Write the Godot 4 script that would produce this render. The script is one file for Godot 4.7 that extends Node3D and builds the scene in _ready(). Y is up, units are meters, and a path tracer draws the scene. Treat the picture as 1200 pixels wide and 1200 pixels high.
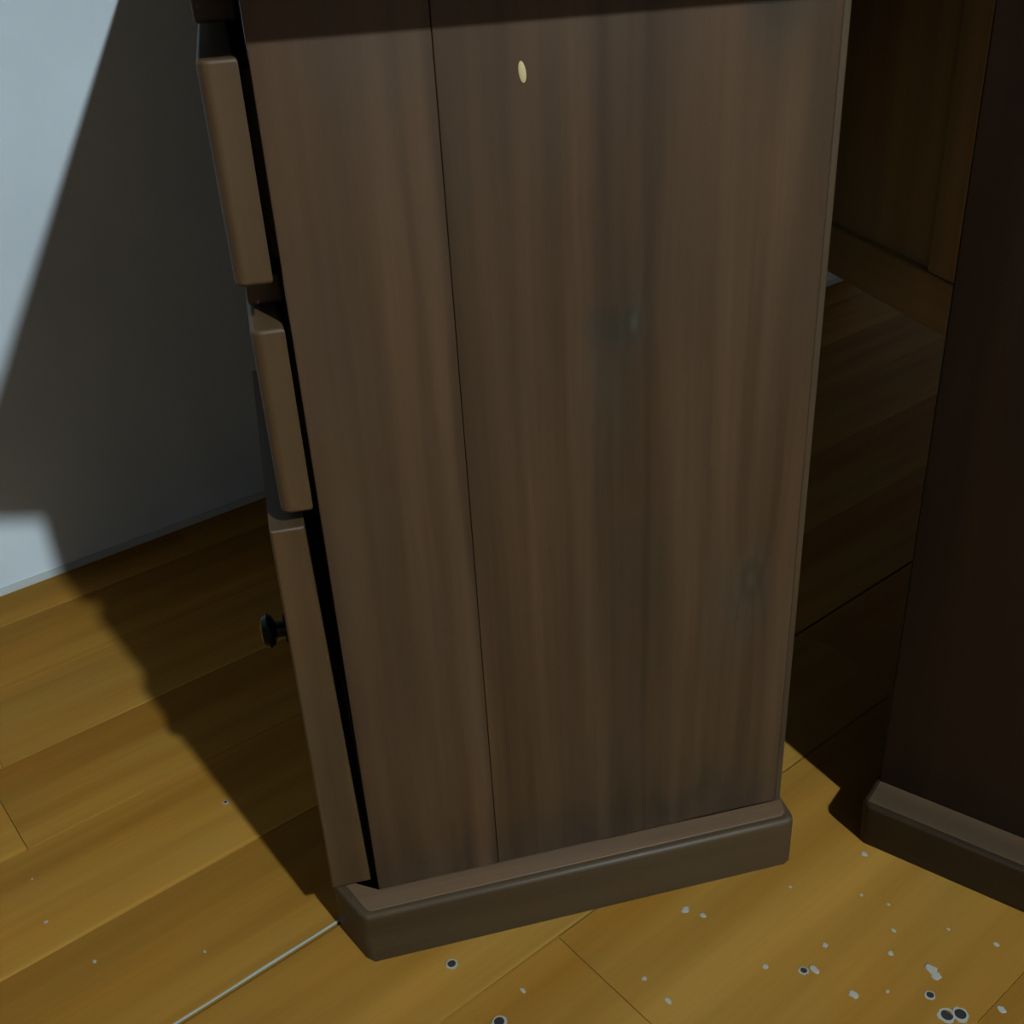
extends Node3D
# A corner of a dim room: side of a wooden desk pedestal on a yellow plank floor, white wall behind,
# a cabinet on the right with shade put into its wood colour. Plan coordinates: a = right, b = towards the viewer, h = up, in units of S metres.

const S := 0.76
var rng := RandomNumberGenerator.new()
var used := {}
var st: SurfaceTool
var grain := "y"
var tile := Vector2(0.5, 1.0)      # metres that one texture covers, across and along the grain
var shift := Vector2.ZERO

# ---------- names and tags ----------
func tag(o: Node, label := "", category := "", group := "", kind := "") -> void:
	if label != "": o.set_meta("label", label)
	if category != "": o.set_meta("category", category)
	if group != "": o.set_meta("group", group)
	if kind != "": o.set_meta("kind", kind)

func thing(called: String, label: String, category: String, at := Vector3.ZERO, turn := 0.0) -> Node3D:
	var o := Node3D.new()
	o.name = called
	add_child(o, true)
	o.position = at
	o.rotation.y = turn
	tag(o, label, category)
	return o

func begin(g := "y", t := Vector2(0.5, 1.0), sh := Vector2.ZERO) -> void:
	st = SurfaceTool.new()
	st.begin(Mesh.PRIMITIVE_TRIANGLES)
	grain = g
	tile = t
	shift = sh

func commit(called: String, m: Material, parent: Node = self) -> MeshInstance3D:
	st.generate_tangents()
	var o := MeshInstance3D.new()
	o.mesh = st.commit()
	o.material_override = m
	o.cast_shadow = GeometryInstance3D.SHADOW_CASTING_SETTING_ON
	parent.add_child(o, true)
	var key := str(parent.get_instance_id()) + called
	var n: int = used.get(key, 0)
	used[key] = n + 1
	o.name = called if n == 0 else "%s_%03d" % [called, n]
	return o

# ---------- mesh building ----------
func uv_of(p: Vector3, n: Vector3) -> Vector2:
	var a := n.abs()
	var u := 0.0
	var v := 0.0
	if grain == "y":
		v = -p.y
		u = p.x if a.z >= a.x else p.z
		if a.y > a.x and a.y > a.z: v = p.z
	elif grain == "x":
		v = p.x
		u = p.y if a.z >= a.y else p.z
		if a.x > a.y and a.x > a.z: v = p.y; u = p.z
	else:
		v = p.z
		u = p.y if a.x >= a.y else p.x
		if a.z > a.x and a.z > a.y: v = p.y; u = p.x
	return Vector2(u / tile.x, v / tile.y) + shift

func vert(p: Vector3, n: Vector3, face: Vector3) -> void:
	st.set_normal(n)
	st.set_uv(uv_of(p, face))
	st.add_vertex(p)

func tri(p: Array, n: Array) -> void:
	var f: Vector3 = (n[0] + n[1] + n[2]).normalized()
	var c: Vector3 = (p[1] - p[0]).cross(p[2] - p[0])
	if c.length() < 1e-12: return
	var order := [0, 2, 1] if c.dot(f) > 0 else [0, 1, 2]
	for i in order: vert(p[i], n[i], f)

func quad(p: Array, n: Array) -> void:
	tri([p[0], p[1], p[2]], [n[0], n[1], n[2]])
	tri([p[0], p[2], p[3]], [n[0], n[2], n[3]])

# convex outline (plan units) swept along an axis, with bevelled ends; axis "y": outline is (a, b); axis "z": outline is (a, h)
func put(q: Vector2, t: float, axis: String) -> Vector3:
	if axis == "y": return Vector3(q.x, t, q.y) * S
	return Vector3(q.x, q.y, t) * S

func dirv(q: Vector2, t: float, axis: String) -> Vector3:
	if axis == "y": return Vector3(q.x, t, q.y).normalized()
	return Vector3(q.x, q.y, t).normalized()

func prism(outline: Array, t0: float, t1: float, axis: String, bev0 := 0.0, bev1 := 0.0) -> void:
	var n := outline.size()
	var mid := Vector2.ZERO
	for q in outline: mid += q / n
	var en := []
	for i in n:
		var e: Vector2 = outline[(i + 1) % n] - outline[i]
		var v := Vector2(e.y, -e.x).normalized()
		if v.dot(outline[i] - mid) < 0: v = -v
		en.append(v)
	var vn := []
	for i in n: vn.append((en[(i + n - 1) % n] + en[i]).normalized())
	var inset := func(i: int, d: float) -> Vector2:
		var k: float = maxf(0.35, vn[i].dot(en[i]))
		return outline[i] - vn[i] * d / k
	for i in n:
		var j := (i + 1) % n
		var ni: Vector2 = vn[i] if vn[i].dot(en[i]) > 0.92 else en[i]
		var nj: Vector2 = vn[j] if vn[j].dot(en[i]) > 0.92 else en[i]
		var di := dirv(ni, 0, axis)
		var dj := dirv(nj, 0, axis)
		quad([put(outline[i], t0 + bev0, axis), put(outline[j], t0 + bev0, axis), put(outline[j], t1 - bev1, axis), put(outline[i], t1 - bev1, axis)], [di, dj, dj, di])
		for side in [0, 1]:
			var bv: float = bev0 if side == 0 else bev1
			var te: float = t0 if side == 0 else t1
			var tb: float = t0 + bev0 if side == 0 else t1 - bev1
			var sg := -1.0 if side == 0 else 1.0
			var cap := dirv(Vector2.ZERO, sg, axis)
			if bv > 0:
				# two-step rounding
				var dm := bv * 0.293
				var tm: float = te - sg * bv * 0.293
				var d1 := dirv(ni, sg, axis)
				var d2 := dirv(nj, sg, axis)
				quad([put(outline[i], tb, axis), put(outline[j], tb, axis), put(inset.call(j, dm), tm, axis), put(inset.call(i, dm), tm, axis)], [di, dj, d2, d1])
				quad([put(inset.call(i, dm), tm, axis), put(inset.call(j, dm), tm, axis), put(inset.call(j, bv), te, axis), put(inset.call(i, bv), te, axis)], [d1, d2, cap, cap])
			tri([put(inset.call(0, bv), te, axis), put(inset.call(i, bv), te, axis), put(inset.call(j, bv), te, axis)], [cap, cap, cap])

# box with every edge rounded: a rounded outline swept with rounded ends
func rounded(a0: float, b0: float, a1: float, b1: float, r: float) -> Array:
	var o := []
	var c := [Vector2(a1 - r, b1 - r), Vector2(a0 + r, b1 - r), Vector2(a0 + r, b0 + r), Vector2(a1 - r, b0 + r)]
	for k in 4:
		for i in 4:
			var t := (k + i / 3.0) * PI / 2
			o.append(c[k] + Vector2(cos(t), sin(t)) * r)
	return o

func box(a0: float, a1: float, h0: float, h1: float, b0: float, b1: float, r := 0.002) -> void:
	prism(rounded(a0, b0, a1, b1, r), h0, h1, "y", r, r)

# turned shape about the -x axis, profile = [distance along the axis, radius]
func lathe(at: Vector3, axis: Vector3, profile: Array, seg := 24) -> void:
	var e1 := axis.cross(Vector3.UP if absf(axis.y) < 0.9 else Vector3.RIGHT).normalized()
	var e2 := axis.cross(e1)
	for i in profile.size() - 1:
		var p0: Vector2 = profile[i]
		var p1: Vector2 = profile[i + 1]
		var d := p1 - p0
		for k in seg:
			var pts := []
			var ns := []
			for c in [[p0, k], [p0, k + 1], [p1, k + 1], [p1, k]]:
				var t: float = c[1] * TAU / seg
				var rad := e1 * cos(t) + e2 * sin(t)
				pts.append(at + axis * c[0].x + rad * c[0].y)
				ns.append((rad * d.x - axis * d.y).normalized())
			quad(pts, ns)

# ---------- materials ----------
func noise(seed_: int, freq: float, oct := 3) -> FastNoiseLite:
	var n := FastNoiseLite.new()
	n.seed = seed_
	n.noise_type = FastNoiseLite.TYPE_SIMPLEX_SMOOTH
	n.frequency = freq
	n.fractal_octaves = oct
	return n

# wood: w x l metres. knots = [Vector3(across, along, radius)], bands = [across, half width, change], blots = [across, along, half across, half along, change, greyness]
func wood(seed_: int, px: Vector2i, w: float, l: float, dark: Color, light: Color, knots := [], bands := [], blots := [], contrast := 1.0) -> ImageTexture:
	var n1 := noise(seed_, 1.0, 2)
	var n2 := noise(seed_ + 1, 1.0, 3)
	var n3 := noise(seed_ + 2, 1.0, 2)
	var n4 := noise(seed_ + 3, 1.0, 2)
	var data := PackedByteArray()
	data.resize(px.x * px.y * 3)
	var at := 0
	for j in px.y:
		var y := (j + 0.5) / px.y * l
		for i in px.x:
			var x := (i + 0.5) / px.x * w
			var gx := x
			var ring := 0.0
			var grey := 0.0
			for k in knots:
				var dx: float = x - k.x
				var dy: float = (y - k.y) * 0.45
				var r := sqrt(dx * dx + dy * dy)
				var q: float = r / k.z
				if q < 5.0:
					gx += dx * 0.9 / (0.4 + q * q) 
					ring += exp(-q * q * 0.9) * (0.22 * cos(q * 6.0) - 0.08)
					grey += exp(-q * q * 0.6) * 0.35
			var t := 0.55 * n1.get_noise_2d(gx * 24, y * 1.3) + 0.24 * n2.get_noise_2d(gx * 120, y * 2.6) + 0.10 * n3.get_noise_2d(gx * 480, y * 9.0)
			t = t * contrast + ring
			for bd in bands:
				var q: float = (x - bd[0] - 0.004 * n4.get_noise_2d(3.0, y * 3.0)) / bd[1]
				t += bd[2] * exp(-q * q)
			for bl in blots:
				var qx: float = (x - bl[0]) / bl[2]
				var qy: float = (y - bl[1]) / bl[3]
				var g := exp(-(qx * qx + qy * qy)) * (0.75 + 0.5 * n4.get_noise_2d(x * 40, y * 14))
				t += bl[4] * g
				grey += bl[5] * g
			var hue := n4.get_noise_2d(x * 9 + 7, y * 4)
			var c := dark.lerp(light, clampf(0.5 + 0.62 * t, -0.25, 1.35))
			c.r *= 1.0 + 0.035 * hue
			c.b *= 1.0 - 0.07 * hue
			grey = clampf(grey, 0.0, 0.85)
			var lum := c.r * 0.35 + c.g * 0.5 + c.b * 0.15
			data[at] = int(clampf(lerpf(c.r, lum * 1.07, grey), 0, 1) * 255)
			data[at + 1] = int(clampf(lerpf(c.g, lum * 0.98, grey), 0, 1) * 255)
			data[at + 2] = int(clampf(lerpf(c.b, lum * 0.80, grey), 0, 1) * 255)
			at += 3
	return ImageTexture.create_from_image(Image.create_from_data(px.x, px.y, false, Image.FORMAT_RGB8, data))

func wood_mat(tex: Texture2D, rough := 0.5, tint := Color.WHITE, spec := 0.4) -> StandardMaterial3D:
	var m := StandardMaterial3D.new()
	m.albedo_texture = tex
	m.albedo_color = tint
	m.roughness = rough
	m.metallic_specular = spec
	return m

func plain(c: Color, rough := 0.7, metal := 0.0) -> StandardMaterial3D:
	var m := StandardMaterial3D.new()
	m.albedo_color = c
	m.roughness = rough
	m.metallic = metal
	return m

func plaster(c0: Color, c1: Color, seed_: int) -> StandardMaterial3D:
	var m := StandardMaterial3D.new()
	var t := NoiseTexture2D.new()
	t.width = 512
	t.height = 512
	t.seamless = true
	t.noise = noise(seed_, 0.006, 5)
	var r := Gradient.new()
	r.set_color(0, c0)
	r.set_color(1, c1)
	t.color_ramp = r
	m.albedo_texture = t
	m.uv1_triplanar = true
	m.uv1_scale = Vector3.ONE * 0.8
	m.roughness = 0.75
	var b := NoiseTexture2D.new()
	b.width = 512
	b.height = 512
	b.seamless = true
	b.as_normal_map = true
	b.bump_strength = 1.2
	b.noise = noise(seed_ + 5, 0.03, 4)
	m.normal_enabled = true
	m.normal_scale = 0.15
	m.normal_texture = b
	return m

# ---------- the scene ----------
const TURN := 0.43944        # the room is turned against the desk
const WALL := Vector2(-0.3052, -1.0378)   # a point at the foot of the wall
var room: Transform3D

func room_box(called: String, s0: float, s1: float, y0: float, y1: float, d0: float, d1: float, m: Material) -> MeshInstance3D:
	begin("x")
	var lo := Vector3(s0, y0, d0)
	var hi := Vector3(s1, y1, d1)
	var mid := (lo + hi) / 2
	prism([Vector2(lo.x - mid.x, lo.z - mid.z) / S, Vector2(hi.x - mid.x, lo.z - mid.z) / S, Vector2(hi.x - mid.x, hi.z - mid.z) / S, Vector2(lo.x - mid.x, hi.z - mid.z) / S], (lo.y - mid.y) / S, (hi.y - mid.y) / S, "y")
	var o := commit(called, m)
	o.transform = room * Transform3D(Basis(), mid)
	tag(o, "", "", "", "structure")
	return o

func _ready() -> void:
	rng.seed = 41
	# --- camera ---
	var cam := Camera3D.new()
	cam.name = "camera"
	cam.fov = 50.165
	cam.near = 0.02
	cam.transform = Transform3D(Basis(Vector3(0.96927, -0.05159, 0.24052), Vector3(0.16109, 0.87206, -0.46213), Vector3(-0.18591, 0.48667, 0.85358)).orthonormalized(), Vector3(0.0017, 1.0, 0.82586) * S)
	add_child(cam)
	cam.current = true
	# --- environment ---
	var we := WorldEnvironment.new()
	we.name = "world_environment"
	var env := Environment.new()
	env.background_mode = Environment.BG_COLOR
	env.background_color = Color(0.02, 0.02, 0.02)
	env.ambient_light_source = Environment.AMBIENT_SOURCE_DISABLED
	env.tonemap_mode = Environment.TONE_MAPPER_LINEAR
	env.tonemap_exposure = 1.0
	env.sdfgi_enabled = true
	env.ssao_enabled = true
	env.ssil_enabled = true
	we.environment = env
	add_child(we)
	# --- the room's one lamp ---
	var lamp_at := Vector3(1.60, 4.06, 3.6) * S
	var omni := OmniLight3D.new()
	omni.name = "lamp_light"
	omni.position = lamp_at
	omni.light_color = Color(0.87, 0.955, 1.0)
	omni.light_energy = LAMP
	omni.light_size = 0.055
	omni.omni_range = 12.0
	omni.omni_attenuation = 2.0
	omni.shadow_enabled = true
	add_child(omni)

	build_room()
	build_lamp(lamp_at)
	build_desk()
	build_cabinet()

const LAMP := 21.6

func build_lamp(at: Vector3) -> void:
	var t := thing("ceiling_lamp", "white bulb hanging from the ceiling, with an added grey cone cutting off its upward light", "lamp", at)
	var glow := plain(Color(0.95, 0.97, 1.0), 0.4)
	glow.emission_enabled = true
	glow.emission = Color(0.9, 0.97, 1.0)
	glow.emission_energy_multiplier = 2.0
	begin()
	var prof := []
	for i in 13:
		var a := PI * i / 12.0
		prof.append(Vector2(-cos(a) * 0.05, maxf(0.0001, sin(a) * 0.05)))
	lathe(Vector3.ZERO, Vector3.UP, prof, 20)
	commit("bulb", glow, t)
	begin()
	lathe(Vector3.ZERO, Vector3.UP, [Vector2(0.046, 0.0001), Vector2(0.046, 0.018), Vector2(0.09, 0.02), Vector2(0.09, 0.0001)], 20)
	commit("socket", plain(Color(0.7, 0.7, 0.68)), t)
	begin()
	lathe(Vector3.ZERO, Vector3.UP, [Vector2(0.088, 0.019), Vector2(0.08, 0.034), Vector2(-0.066, 0.170), Vector2(-0.070, 0.172), Vector2(-0.070, 0.176), Vector2(-0.065, 0.175), Vector2(0.084, 0.038), Vector2(0.092, 0.019)], 36)  # unseen cone, added to keep lamp light off the upper wall and ceiling
	commit("added_lamp_shade", plain(Color(0.45, 0.45, 0.44), 0.6), t)
	begin()
	lathe(Vector3.ZERO, Vector3.UP, [Vector2(0.088, 0.0001), Vector2(0.088, 0.004), Vector2(0.27, 0.004), Vector2(0.27, 0.0001)], 10)
	commit("cord", plain(Color(0.1, 0.1, 0.1)), t)

func build_room() -> void:
	room = Transform3D(Basis(Vector3.UP, TURN), Vector3(WALL.x, 0, WALL.y) * S)
	var s0 := -1.9
	var s1 := 2.9
	var d1 := 4.9
	var top := 3.32
	var white := plaster(Color(0.675, 0.69, 0.70), Color(0.735, 0.75, 0.755), 11)
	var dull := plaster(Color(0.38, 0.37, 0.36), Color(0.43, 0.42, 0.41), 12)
	room_box("wall_back", s0, s1, 0.0, top, -0.12, 0.0, white)
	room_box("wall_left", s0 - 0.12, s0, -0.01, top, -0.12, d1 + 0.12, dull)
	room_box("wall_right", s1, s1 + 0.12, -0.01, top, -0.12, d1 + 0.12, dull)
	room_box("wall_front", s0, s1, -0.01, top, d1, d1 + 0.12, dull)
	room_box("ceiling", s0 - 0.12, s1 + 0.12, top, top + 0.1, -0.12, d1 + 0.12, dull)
	room_box("baseboard_back", s0, s1, 0.0, 0.010, 0.0, 0.003, plaster(Color(0.60, 0.60, 0.58), Color(0.68, 0.68, 0.66), 15))
	# --- floor: a dark bed and planks laid along the wall ---
	var bed := room_box("floor", s0 - 0.12, s1 + 0.12, -0.11, -0.006, -0.12, d1 + 0.12, plain(Color(0.10, 0.07, 0.04)))
	var inv := bed.transform.affine_inverse() * room
	var pitch := 0.1785 * S
	var long := 1.22
	var gap := 0.00022
	var yellow := [Color8(115, 77, 26), Color8(148, 108, 47)]
	# every board: darker far edge, paler near edge with a fine light arris; five boards' worth of grain, and one for the double board
	var mats := []
	for k in 6:
		var w := pitch if k < 5 else pitch * 2
		var bands := [[0.125, 0.028, 0.34 + 0.05 * k], [0.1345, 0.0016, 0.55], [0.018, 0.026, -0.34], [0.03 + 0.013 * k, 0.011, 0.22 if k % 2 == 0 else -0.2]]
		if k == 5: bands = [[0.03, 0.03, -0.2], [0.115, 0.022, 0.35], [0.145, 0.02, -0.12], [0.19, 0.02, 0.2], [0.235, 0.03, -0.25]]
		mats.append(wood_mat(wood(100 + k * 10, Vector2i(128 if k < 5 else 256, 1024), w, 1.3, yellow[0], yellow[1], [], bands, [], 0.8), 0.58, [Color(1, 1, 1), Color(0.97, 0.95, 0.9), Color(0.99, 0.98, 1.0), Color(0.95, 0.93, 0.88), Color(1.02, 1, 0.95), Color(1, 1, 1)][k], 0.12))
	var shapes := []
	for k in 3:
		var w := pitch * 2 if k == 2 else pitch
		begin("x", Vector2(w, 1.3), Vector2(0.5, 0.5 if k != 1 else 0.53))
		var lx := (long / 2 - gap) / S
		var lz := (w / 2 - gap) / S
		prism([Vector2(-lx, -lz), Vector2(lx, -lz), Vector2(lx, lz), Vector2(-lx, lz)], -0.006 / S, 0, "y", 0, 0.0004 / S)
		st.generate_tangents()
		shapes.append(st.commit())
	var n := 0
	var last := int((d1 - 0.995 * S) / pitch)
	for row in range(-6, last + 1):
		var dmid := 0.995 * S + (row + (1.0 if row == 1 else 0.5)) * pitch
		if dmid - pitch / 2 < -0.09: continue
		# where the end joints of this row fall
		var joint := 0.0
		if row == 2: continue            # rows 1 and 2 are one double-width board
		if row == 1: joint = 0.006 * S
		elif row == -3: joint = -0.402 * S
		elif row == -2: joint = 0.55
		elif row == -1: joint = 0.42
		elif row == 0: joint = 0.50
		elif row == 3: joint = 0.60
		else: joint = fmod(row * 0.437 + 10.0, long)
		var s := joint - long * ceilf((joint - s0) / long)
		while s < s1:
			var b := MeshInstance3D.new()
			b.mesh = shapes[2 if row == 1 else rng.randi() % 2]
			b.material_override = mats[5 if row == 1 else rng.randi() % 5]
			var a0 := s
			bed.add_child(b, true)
			b.name = "floor_board" if n == 0 else "floor_board_%03d" % n
			n += 1
			var seam := 0.0026 if row >= 0 else 0.0   # the sheet seam stands open a little
			b.transform = inv * Transform3D(Basis(), Vector3(a0 + long / 2, 0, dmid + (seam if row == 0 else 0.0)))
			s += long
	# pale raised lip of the open seam, left of the desk
	begin("x")
	var lip := []
	var ls := -0.75
	for k in 26:
		var x0 := ls + k * 0.024
		var x1 := x0 + 0.024
		var y0 := 0.0004 + 0.0004 * sin(k * 1.7) + 0.0008 * k / 25.0
		var y1 := 0.0004 + 0.0004 * sin((k + 1) * 1.7) + 0.0008 * (k + 1) / 25.0
		var z := 0.995 * S
		var w0 := 0.0002 + 0.0008 * k / 25.0
		lip = [Vector3(x0, -0.0002, z), Vector3(x1, -0.0002, z), Vector3(x1, y1, z - 0.0002), Vector3(x0, y0, z - 0.0002)]
		quad(lip, [Vector3.BACK, Vector3.BACK, Vector3.BACK, Vector3.BACK])
		quad([lip[3], lip[2], Vector3(x1, y1, z - w0 - 0.0005), Vector3(x0, y0, z - w0 - 0.0005)], [Vector3.UP, Vector3.UP, Vector3.UP, Vector3.UP])
	var lp := commit("seam_lip", plain(Color(0.56, 0.58, 0.55), 0.6), bed)
	lp.transform = inv
	tag(lp, "pale lifted edge of the floor seam")
	# chips, pits and paint flecks: [s, d, size in mm, kind]; kind 0 pale fleck, 1 dark pit with a pale rim
	var marks := [[-0.104, 1.126, 4.6, 1], [-0.109, 1.215, 5.4, 1], [0.171, 1.380, 3.6, 1], [0.243, 1.483, 3.8, 1], [0.235, 1.507, 6.0, 1], [0.246, 1.515, 5.8, 1], [-0.178, 0.731, 2.4, 1],
		[0.137, 1.243, 4.0, 0], [0.146, 1.261, 3.0, 0], [0.039, 1.276, 2.4, 0], [-0.067, 1.202, 2.6, 0], [0.038, 1.311, 3.4, 0], [0.145, 1.350, 2.8, 0], [0.181, 1.386, 4.2, 0], [0.214, 1.375, 2.8, 0],
		[0.186, 1.431, 4.4, 0], [0.257, 1.427, 2.8, 0], [0.285, 1.412, 2.4, 0], [0.311, 1.388, 1.6, 0], [0.272, 1.466, 5.4, 0], [0.268, 1.474, 4.4, 0], [0.282, 1.539, 3.8, 0], [0.350, 1.494, 3.0, 0], [0.353, 1.326, 3.4, 0],
		[-0.414, 0.691, 1.2, 0], [-0.423, 0.768, 2.2, 0], [-0.301, 0.930, 1.6, 0], [-0.40, 0.86, 2.0, 0], [0.250, 1.300, 1.8, 0], [0.30, 1.36, 1.8, 0], [0.40, 1.355, 1.8, 0], [0.33, 1.45, 1.6, 0], [0.215, 1.452, 1.8, 0], [0.232, 1.538, 3.2, 0]]
	var pale := plain(Color(0.53, 0.51, 0.46), 0.8)
	var pit := plain(Color(0.09, 0.075, 0.07), 0.9)
	for mk in marks:
		var c := Vector3(mk[0] * S, 0.0, mk[1] * S)
		begin("x")
		blot(mk[2] * 0.00085, 0.0008, 0.25 if mk[3] == 0 else 0.10)
		var f := commit("paint_fleck" if mk[3] == 0 else "floor_pit", pale if mk[3] == 0 else pit, bed)
		f.transform = inv * Transform3D(Basis(), c)
		if mk[3] == 1:
			f.set_meta("label", "dark round pit in the floor")
			begin("x")
			rim(mk[2] * 0.001 * 0.95, mk[2] * 0.001 * 1.14)
			commit("pit_rim", pale, f)

func blot(r: float, y: float, rough_: float) -> void:
	var n := 12
	var pts := []
	var sx := rng.randf_range(0.7, 1.2)
	for i in n:
		var t := TAU * i / n
		pts.append(Vector3(cos(t) * r * sx, 0.0001, sin(t) * r / sx) * (1.0 + rng.randf_range(-rough_, rough_)))
	for i in n:
		var j := (i + 1) % n
		var p: Vector3 = pts[i] * 0.7
		var q: Vector3 = pts[j] * 0.7
		p.y = y
		q.y = y
		quad([pts[i], pts[j], q, p], [Vector3(pts[i].x / r, 1, pts[i].z / r).normalized(), Vector3(pts[j].x / r, 1, pts[j].z / r).normalized(), Vector3.UP, Vector3.UP])
		tri([Vector3(0, y, 0), p, q], [Vector3.UP, Vector3.UP, Vector3.UP])

func rim(r0: float, r1: float) -> void:
	var n := 14
	var a := []
	for i in n: a.append(rng.randf_range(0.85, 1.1))
	for i in n:
		var t := TAU * i / n
		var u := TAU * (i + 1) / n
		var e: Vector3 = Vector3(cos(t), 0, sin(t))
		var f: Vector3 = Vector3(cos(u), 0, sin(u))
		var o0: float = r1 * a[i]
		var o1: float = r1 * a[(i + 1) % n]
		var up := Vector3.UP
		var lift := Vector3(0, 0.0012, 0)
		quad([e * r0 * 0.8 + lift * 0.8, f * r0 * 0.8 + lift * 0.8, f * r0 + lift, e * r0 + lift], [up, up, up, up])
		quad([e * r0 + lift, f * r0 + lift, f * o1, e * o0], [up, up, up, up])

func build_desk() -> void:
	var t := thing("writing_desk", "brown wooden desk with drawers and cupboard door, plank side facing the light", "desk")
	var dk := Color8(46, 31, 18)
	var lt := Color8(79, 57, 38)
	# the pedestal side is two boards; board textures cover exactly their board
	var lw := (0.1495 - 0.0165) * S
	var hh := (0.984 - 0.067) * S
	var rw := (0.4813 - 0.1505) * S
	var tl := wood(7, Vector2i(256, 1280), lw, hh, dk, lt, [], [[0.092, 0.006, 0.35], [0.078, 0.004, -0.25], [0.1, 0.004, -0.3], [0.045, 0.02, 0.12]], [[0.03, 0.33, 0.03, 0.13, 0.10, 0.25], [0.05, 0.685, 0.12, 0.05, -0.4, 0.2]], 0.85)
	# knots: across from the board's left edge, along from its top
	var k1 := Vector3((0.306 - 0.1505) * S, (0.984 - 0.675) * S, 0.0085)
	var k2 := Vector3((0.433 - 0.1505) * S, (0.984 - 0.385) * S, 0.012)
	var tr := wood(23, Vector2i(640, 1280), rw, hh, dk, lt, [k1, k2],
		[[0.118, 0.03, -0.30], [0.172, 0.012, 0.22], [0.014, 0.02, -0.16], [0.128, 0.004, -0.18], [0.226, 0.012, -0.08]],
		[[0.098, 0.285, 0.014, 0.05, 0.32, 0.4], [0.120, 0.232, 0.006, 0.010, 0.55, 0.5], [0.212, 0.035, 0.02, 0.03, -0.75, 0.75], [0.100, 0.235, 0.014, 0.014, -0.35, 0.7], [0.10, 0.685, 0.18, 0.045, -0.5, 0.2], [0.06, 0.20, 0.05, 0.12, -0.18, 0.0], [0.215, 0.14, 0.03, 0.10, 0.25, 0.0], [0.19, 0.66, 0.06, 0.05, -0.25, 0.2], [0.13, 0.48, 0.05, 0.12, -0.15, 0.2], [0.20, 0.49, 0.03, 0.05, 0.15, 0.3]])
	var gen := wood(61, Vector2i(512, 1024), 0.5, 1.0, dk, lt, [], [], [], 0.9)
	var any := wood_mat(gen, 0.5)
	var edge := wood_mat(gen, 0.5, Color(1.02, 1.03, 0.95))
	var plm := wood_mat(gen, 0.55, Color(0.96, 1.02, 1.0))
	var honey := wood_mat(wood(83, Vector2i(512, 1024), 0.5, 1.0, Color8(130, 104, 66), Color8(174, 144, 96), [], [], [], 0.7), 0.5)
	var deep := wood_mat(gen, 0.6, Color(0.75, 0.72, 0.68))

	# plinth: clipped front corner, softly rounded rear one
	begin("x", Vector2(0.5, 1.0), Vector2(0.3, 0.2))
	prism([Vector2(-0.031, -0.50), Vector2(-0.031, -0.060), Vector2(-0.029, -0.052), Vector2(-0.008, -0.008), Vector2(0.000, 0.0), Vector2(0.482, 0.0), Vector2(0.490, -0.004), Vector2(0.493, -0.012), Vector2(0.493, -0.50)], 0.0, 0.070, "y", 0.002, 0.006)
	commit("plinth", plm, t)
	begin("x", Vector2(0.5, 1.0), Vector2(0.1, 0.25))
	prism([Vector2(-0.022, -0.06), Vector2(-0.001, -0.012), Vector2(0.004, -0.008), Vector2(0.478, -0.009), Vector2(0.484, -0.014), Vector2(0.4895, -0.0335), Vector2(0.017, -0.0335), Vector2(0.015, -0.06)], 0.0695, 0.0712, "y", 0.0, 0.001)
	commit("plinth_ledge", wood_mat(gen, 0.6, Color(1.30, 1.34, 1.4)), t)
	# side boards
	begin("y", Vector2(lw, hh), Vector2(-0.0165 * S / lw, 0.984 * S / hh))
	box(0.0165, 0.1499, 0.068, 0.984, -0.060, -0.034, 0.0010)
	commit("side_board", wood_mat(tl, 0.48), t)
	begin("y", Vector2(rw, hh), Vector2(-0.1505 * S / rw, 0.984 * S / hh))
	box(0.1503, 0.4813, 0.068, 0.984, -0.060, -0.034, 0.0010)
	commit("side_board", wood_mat(tr, 0.48), t)
	begin("y", Vector2(0.5, 1.0), Vector2(0.6, 0.1))
	box(0.4815, 0.4895, 0.068, 0.984, -0.062, -0.0355, 0.0022)
	commit("rear_edging", plm, t)
	begin("y")
	box(-0.010, 0.4895, 0.072, 0.984, -0.475, -0.4375, 0.002)
	commit("side_board", deep, t)
	begin("y")
	box(0.470, 0.4885, 0.069, 0.984, -0.4370, -0.0625, 0.002)
	commit("back_board", deep, t)
	begin("z")
	box(0.018, 0.469, 0.071, 0.085, -0.4370, -0.0605, 0.002)
	commit("bottom_board", deep, t)
	# front rails behind and between the fronts
	for rl in [[-0.0185, 0.9300, 0.984, -0.125], [-0.0145, 0.7165, 0.742, -0.085], [-0.012, 0.5335, 0.541, -0.085]]:
		begin("z", Vector2(0.5, 1.0), Vector2(0.2, rl[1]))
		box(rl[0], 0.0155, rl[1], rl[2], -0.437, rl[3], 0.0035)
		commit("rail", any, t)
	# drawers: thick fronts with rounded edges, boxes behind
	for dr in [[-0.0205, 0.0088, 0.7475, 0.9140], [-0.0158, 0.0115, 0.5435, 0.7115]]:
		begin("z", Vector2(0.5, 1.0), Vector2(dr[2] * 2.0, 0.3))
		prism(front_outline(dr[0], dr[1], -0.436, -0.034), dr[2], dr[3], "y", 0.004, 0.004)
		var d := commit("drawer", edge, t)
		begin("x")
		box(dr[1], 0.43, dr[2] + 0.01, dr[3] - 0.012, -0.425, -0.075, 0.002)
		commit("drawer_box", deep, d)
	# door, leaning out a little at the top
	begin("y", Vector2(0.5, 1.0), Vector2(0.15, 0.4))
	prism([Vector2(-0.0290, 0.5300), Vector2(0.0018, 0.5300), Vector2(0.0098, 0.0870), Vector2(-0.0320, 0.0870)], -0.436, -0.034, "z", 0.003, 0.003)
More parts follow.
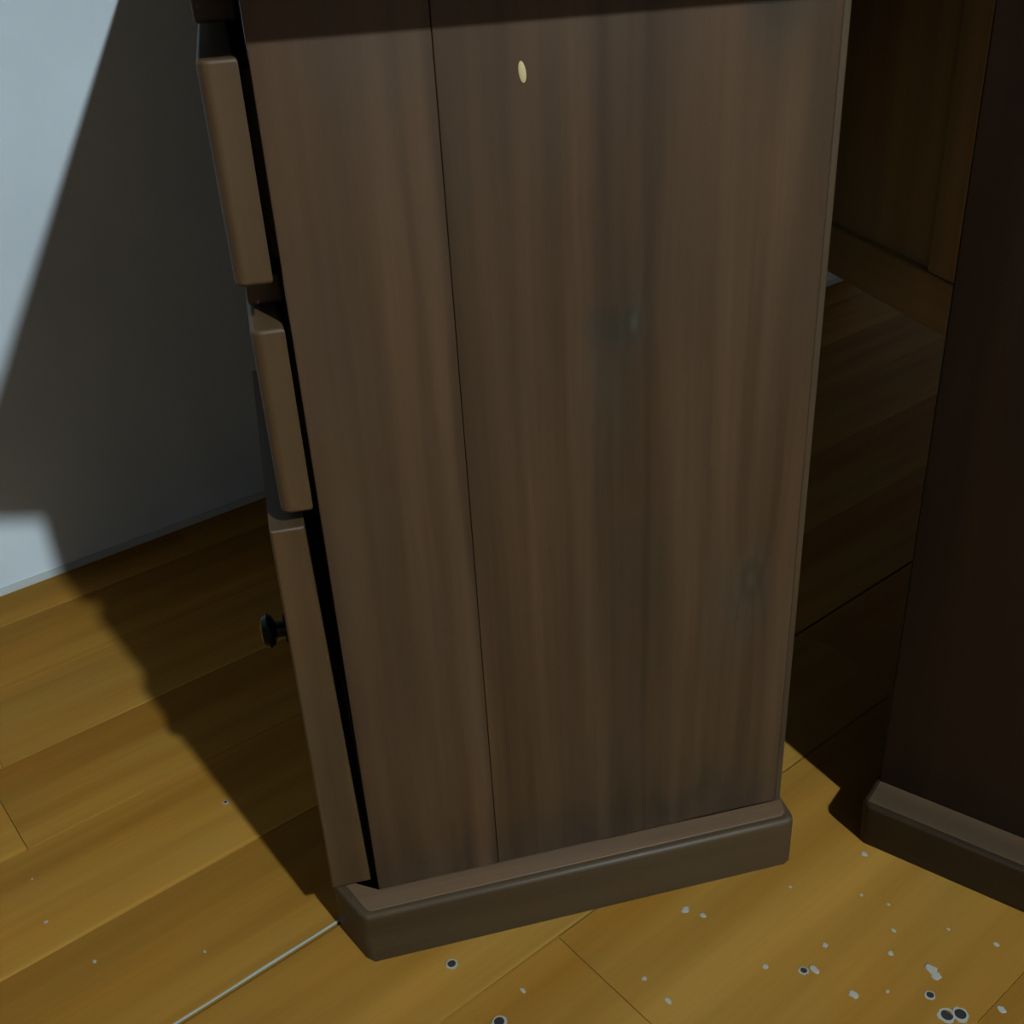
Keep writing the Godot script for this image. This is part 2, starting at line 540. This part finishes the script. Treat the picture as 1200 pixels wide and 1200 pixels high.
	var door := commit("door", edge, t)
	begin()
	lathe(Vector3(-0.0305, 0.392, -0.088) * S, Vector3.LEFT, [Vector2(-0.001, 0.011), Vector2(0.002, 0.011), Vector2(0.003, 0.006), Vector2(0.008, 0.006), Vector2(0.010, 0.011), Vector2(0.014, 0.0135), Vector2(0.018, 0.011), Vector2(0.0195, 0.006), Vector2(0.020, 0.0001)], 24)
	var kn := commit("knob", plain(Color(0.10, 0.10, 0.09), 0.25, 0.9), door)
	kn.set_meta("label", "small dark metal knob")
	# nick in the side board
	begin()
	lathe(Vector3.ZERO, Vector3(0.0, 0.0, 1.0), [Vector2(-0.002, 0.0030), Vector2(0.0004, 0.0026), Vector2(0.0008, 0.0012), Vector2(0.0009, 0.0001)], 14)
	var ch := commit("wood_nick", plain(Color8(170, 149, 104), 0.6), t)
	var pc := Vector3(0.217, 0.887, -0.0341) * S
	ch.transform = Transform3D(Basis(Vector3.BACK, 0.12) * Basis.from_scale(Vector3(0.85, 2.3, 1.0)), pc)
	ch.set_meta("label", "small pale nick in the wood")
	# top
	begin("x", Vector2(0.5, 1.0), Vector2(0.1, 0.7))
	prism([Vector2(-0.075, 0.045), Vector2(-0.082, 0.036), Vector2(-0.082, -1.09), Vector2(0.664, -1.09), Vector2(0.664, -0.115), Vector2(0.655, -0.100), Vector2(0.555, 0.040), Vector2(0.547, 0.045)], 0.985, 1.022, "y", 0.009, 0.009)
	commit("tabletop", any, t)
	# apron at the back: frieze board, dark recessed panel, bottom rail, stile
	begin("y", Vector2(0.5, 1.0), Vector2(0.3, 0.3))
	box(0.654, 0.662, 0.655, 0.9845, -1.06, -0.073, 0.001)
	commit("apron_panel", honey, t)
	begin("y", Vector2(0.5, 1.0), Vector2(0.45, 0.3))
	box(0.644, 0.6535, 0.6565, 0.9845, -0.118, -0.072, 0.003)
	commit("apron_stile", honey, t)
	begin("z", Vector2(0.5, 1.0), Vector2(0.7, 0.1))
	box(0.643, 0.662, 0.602, 0.656, -1.06, -0.072, 0.004)
	commit("apron_rail", honey, t)
	# far support of the top
	begin("y")
	box(0.0, 0.662, 0.0, 0.9845, -1.085, -1.0605, 0.003)
	commit("support_board", deep, t)

func front_outline(a0: float, a1: float, b0: float, b1: float) -> Array:
	var o := [Vector2(a1, b0), Vector2(a1, b1)]
	var r := 0.010
	for i in 6:
		var t := PI / 2 + PI / 2 * i / 5.0
		o.append(Vector2(a0 + r + cos(t) * r, b1 - r * 0.75 + sin(t) * r * 0.75))
	for i in 6:
		var t := PI + PI / 2 * i / 5.0
		o.append(Vector2(a0 + r + cos(t) * r, b0 + r * 0.75 + sin(t) * r * 0.75))
	return o

func build_cabinet() -> void:
	var t := thing("cabinet", "reddish brown wooden cabinet, colour darkened to stand in for shade, at an angle beside the desk", "cabinet", Vector3(0.589, 0, 0.0) * S, -0.8897)
	var tx := wood(301, Vector2i(512, 1024), 0.5, 1.0, Color8(23, 13, 6), Color8(43, 27, 13), [], [], [], 0.9)  # wood colour darkened to stand in for shade on the lamp-grazed face
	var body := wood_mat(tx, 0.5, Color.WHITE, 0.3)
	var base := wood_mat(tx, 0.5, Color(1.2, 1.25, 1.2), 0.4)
	begin("x", Vector2(0.5, 1.0), Vector2(0.4, 0.4))
	prism([Vector2(-0.015, -0.95), Vector2(-0.015, -0.012), Vector2(-0.011, -0.004), Vector2(-0.003, 0.0), Vector2(0.54, 0.0), Vector2(0.553, -0.012), Vector2(0.553, -0.95)], 0.0, 0.059, "y", 0.002, 0.005)
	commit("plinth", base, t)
	begin("x", Vector2(0.5, 1.0), Vector2(0.2, 0.1))
	prism([Vector2(-0.009, -0.0475), Vector2(-0.009, -0.008), Vector2(0.535, -0.006), Vector2(0.545, -0.0475)], 0.0585, 0.060, "y", 0.0, 0.001)
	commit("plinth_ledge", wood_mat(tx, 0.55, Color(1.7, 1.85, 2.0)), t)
	var edges := [-0.0105, 0.182, 0.372, 0.540]
	for k in 3:
		begin("y", Vector2(0.5, 1.0), Vector2(0.31 * k, 0.0))
		box(edges[k] + 0.0004, edges[k + 1] - 0.0004, 0.057, 2.40, -0.072, -0.048, 0.0018)
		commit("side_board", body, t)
	begin("y")
	box(-0.0105, 0.014, 0.057, 2.40, -0.93, -0.0725, 0.003)
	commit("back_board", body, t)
	begin("y")
	box(0.516, 0.540, 0.057, 2.40, -0.93, -0.0725, 0.003)
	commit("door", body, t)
	begin("y")
	box(0.0145, 0.5155, 0.057, 2.40, -0.93, -0.905, 0.003)
	commit("side_board", body, t)
	begin("x")
	prism(rounded(-0.03, -0.95, 0.57, -0.03, 0.01), 2.40, 2.435, "y", 0.008, 0.008)
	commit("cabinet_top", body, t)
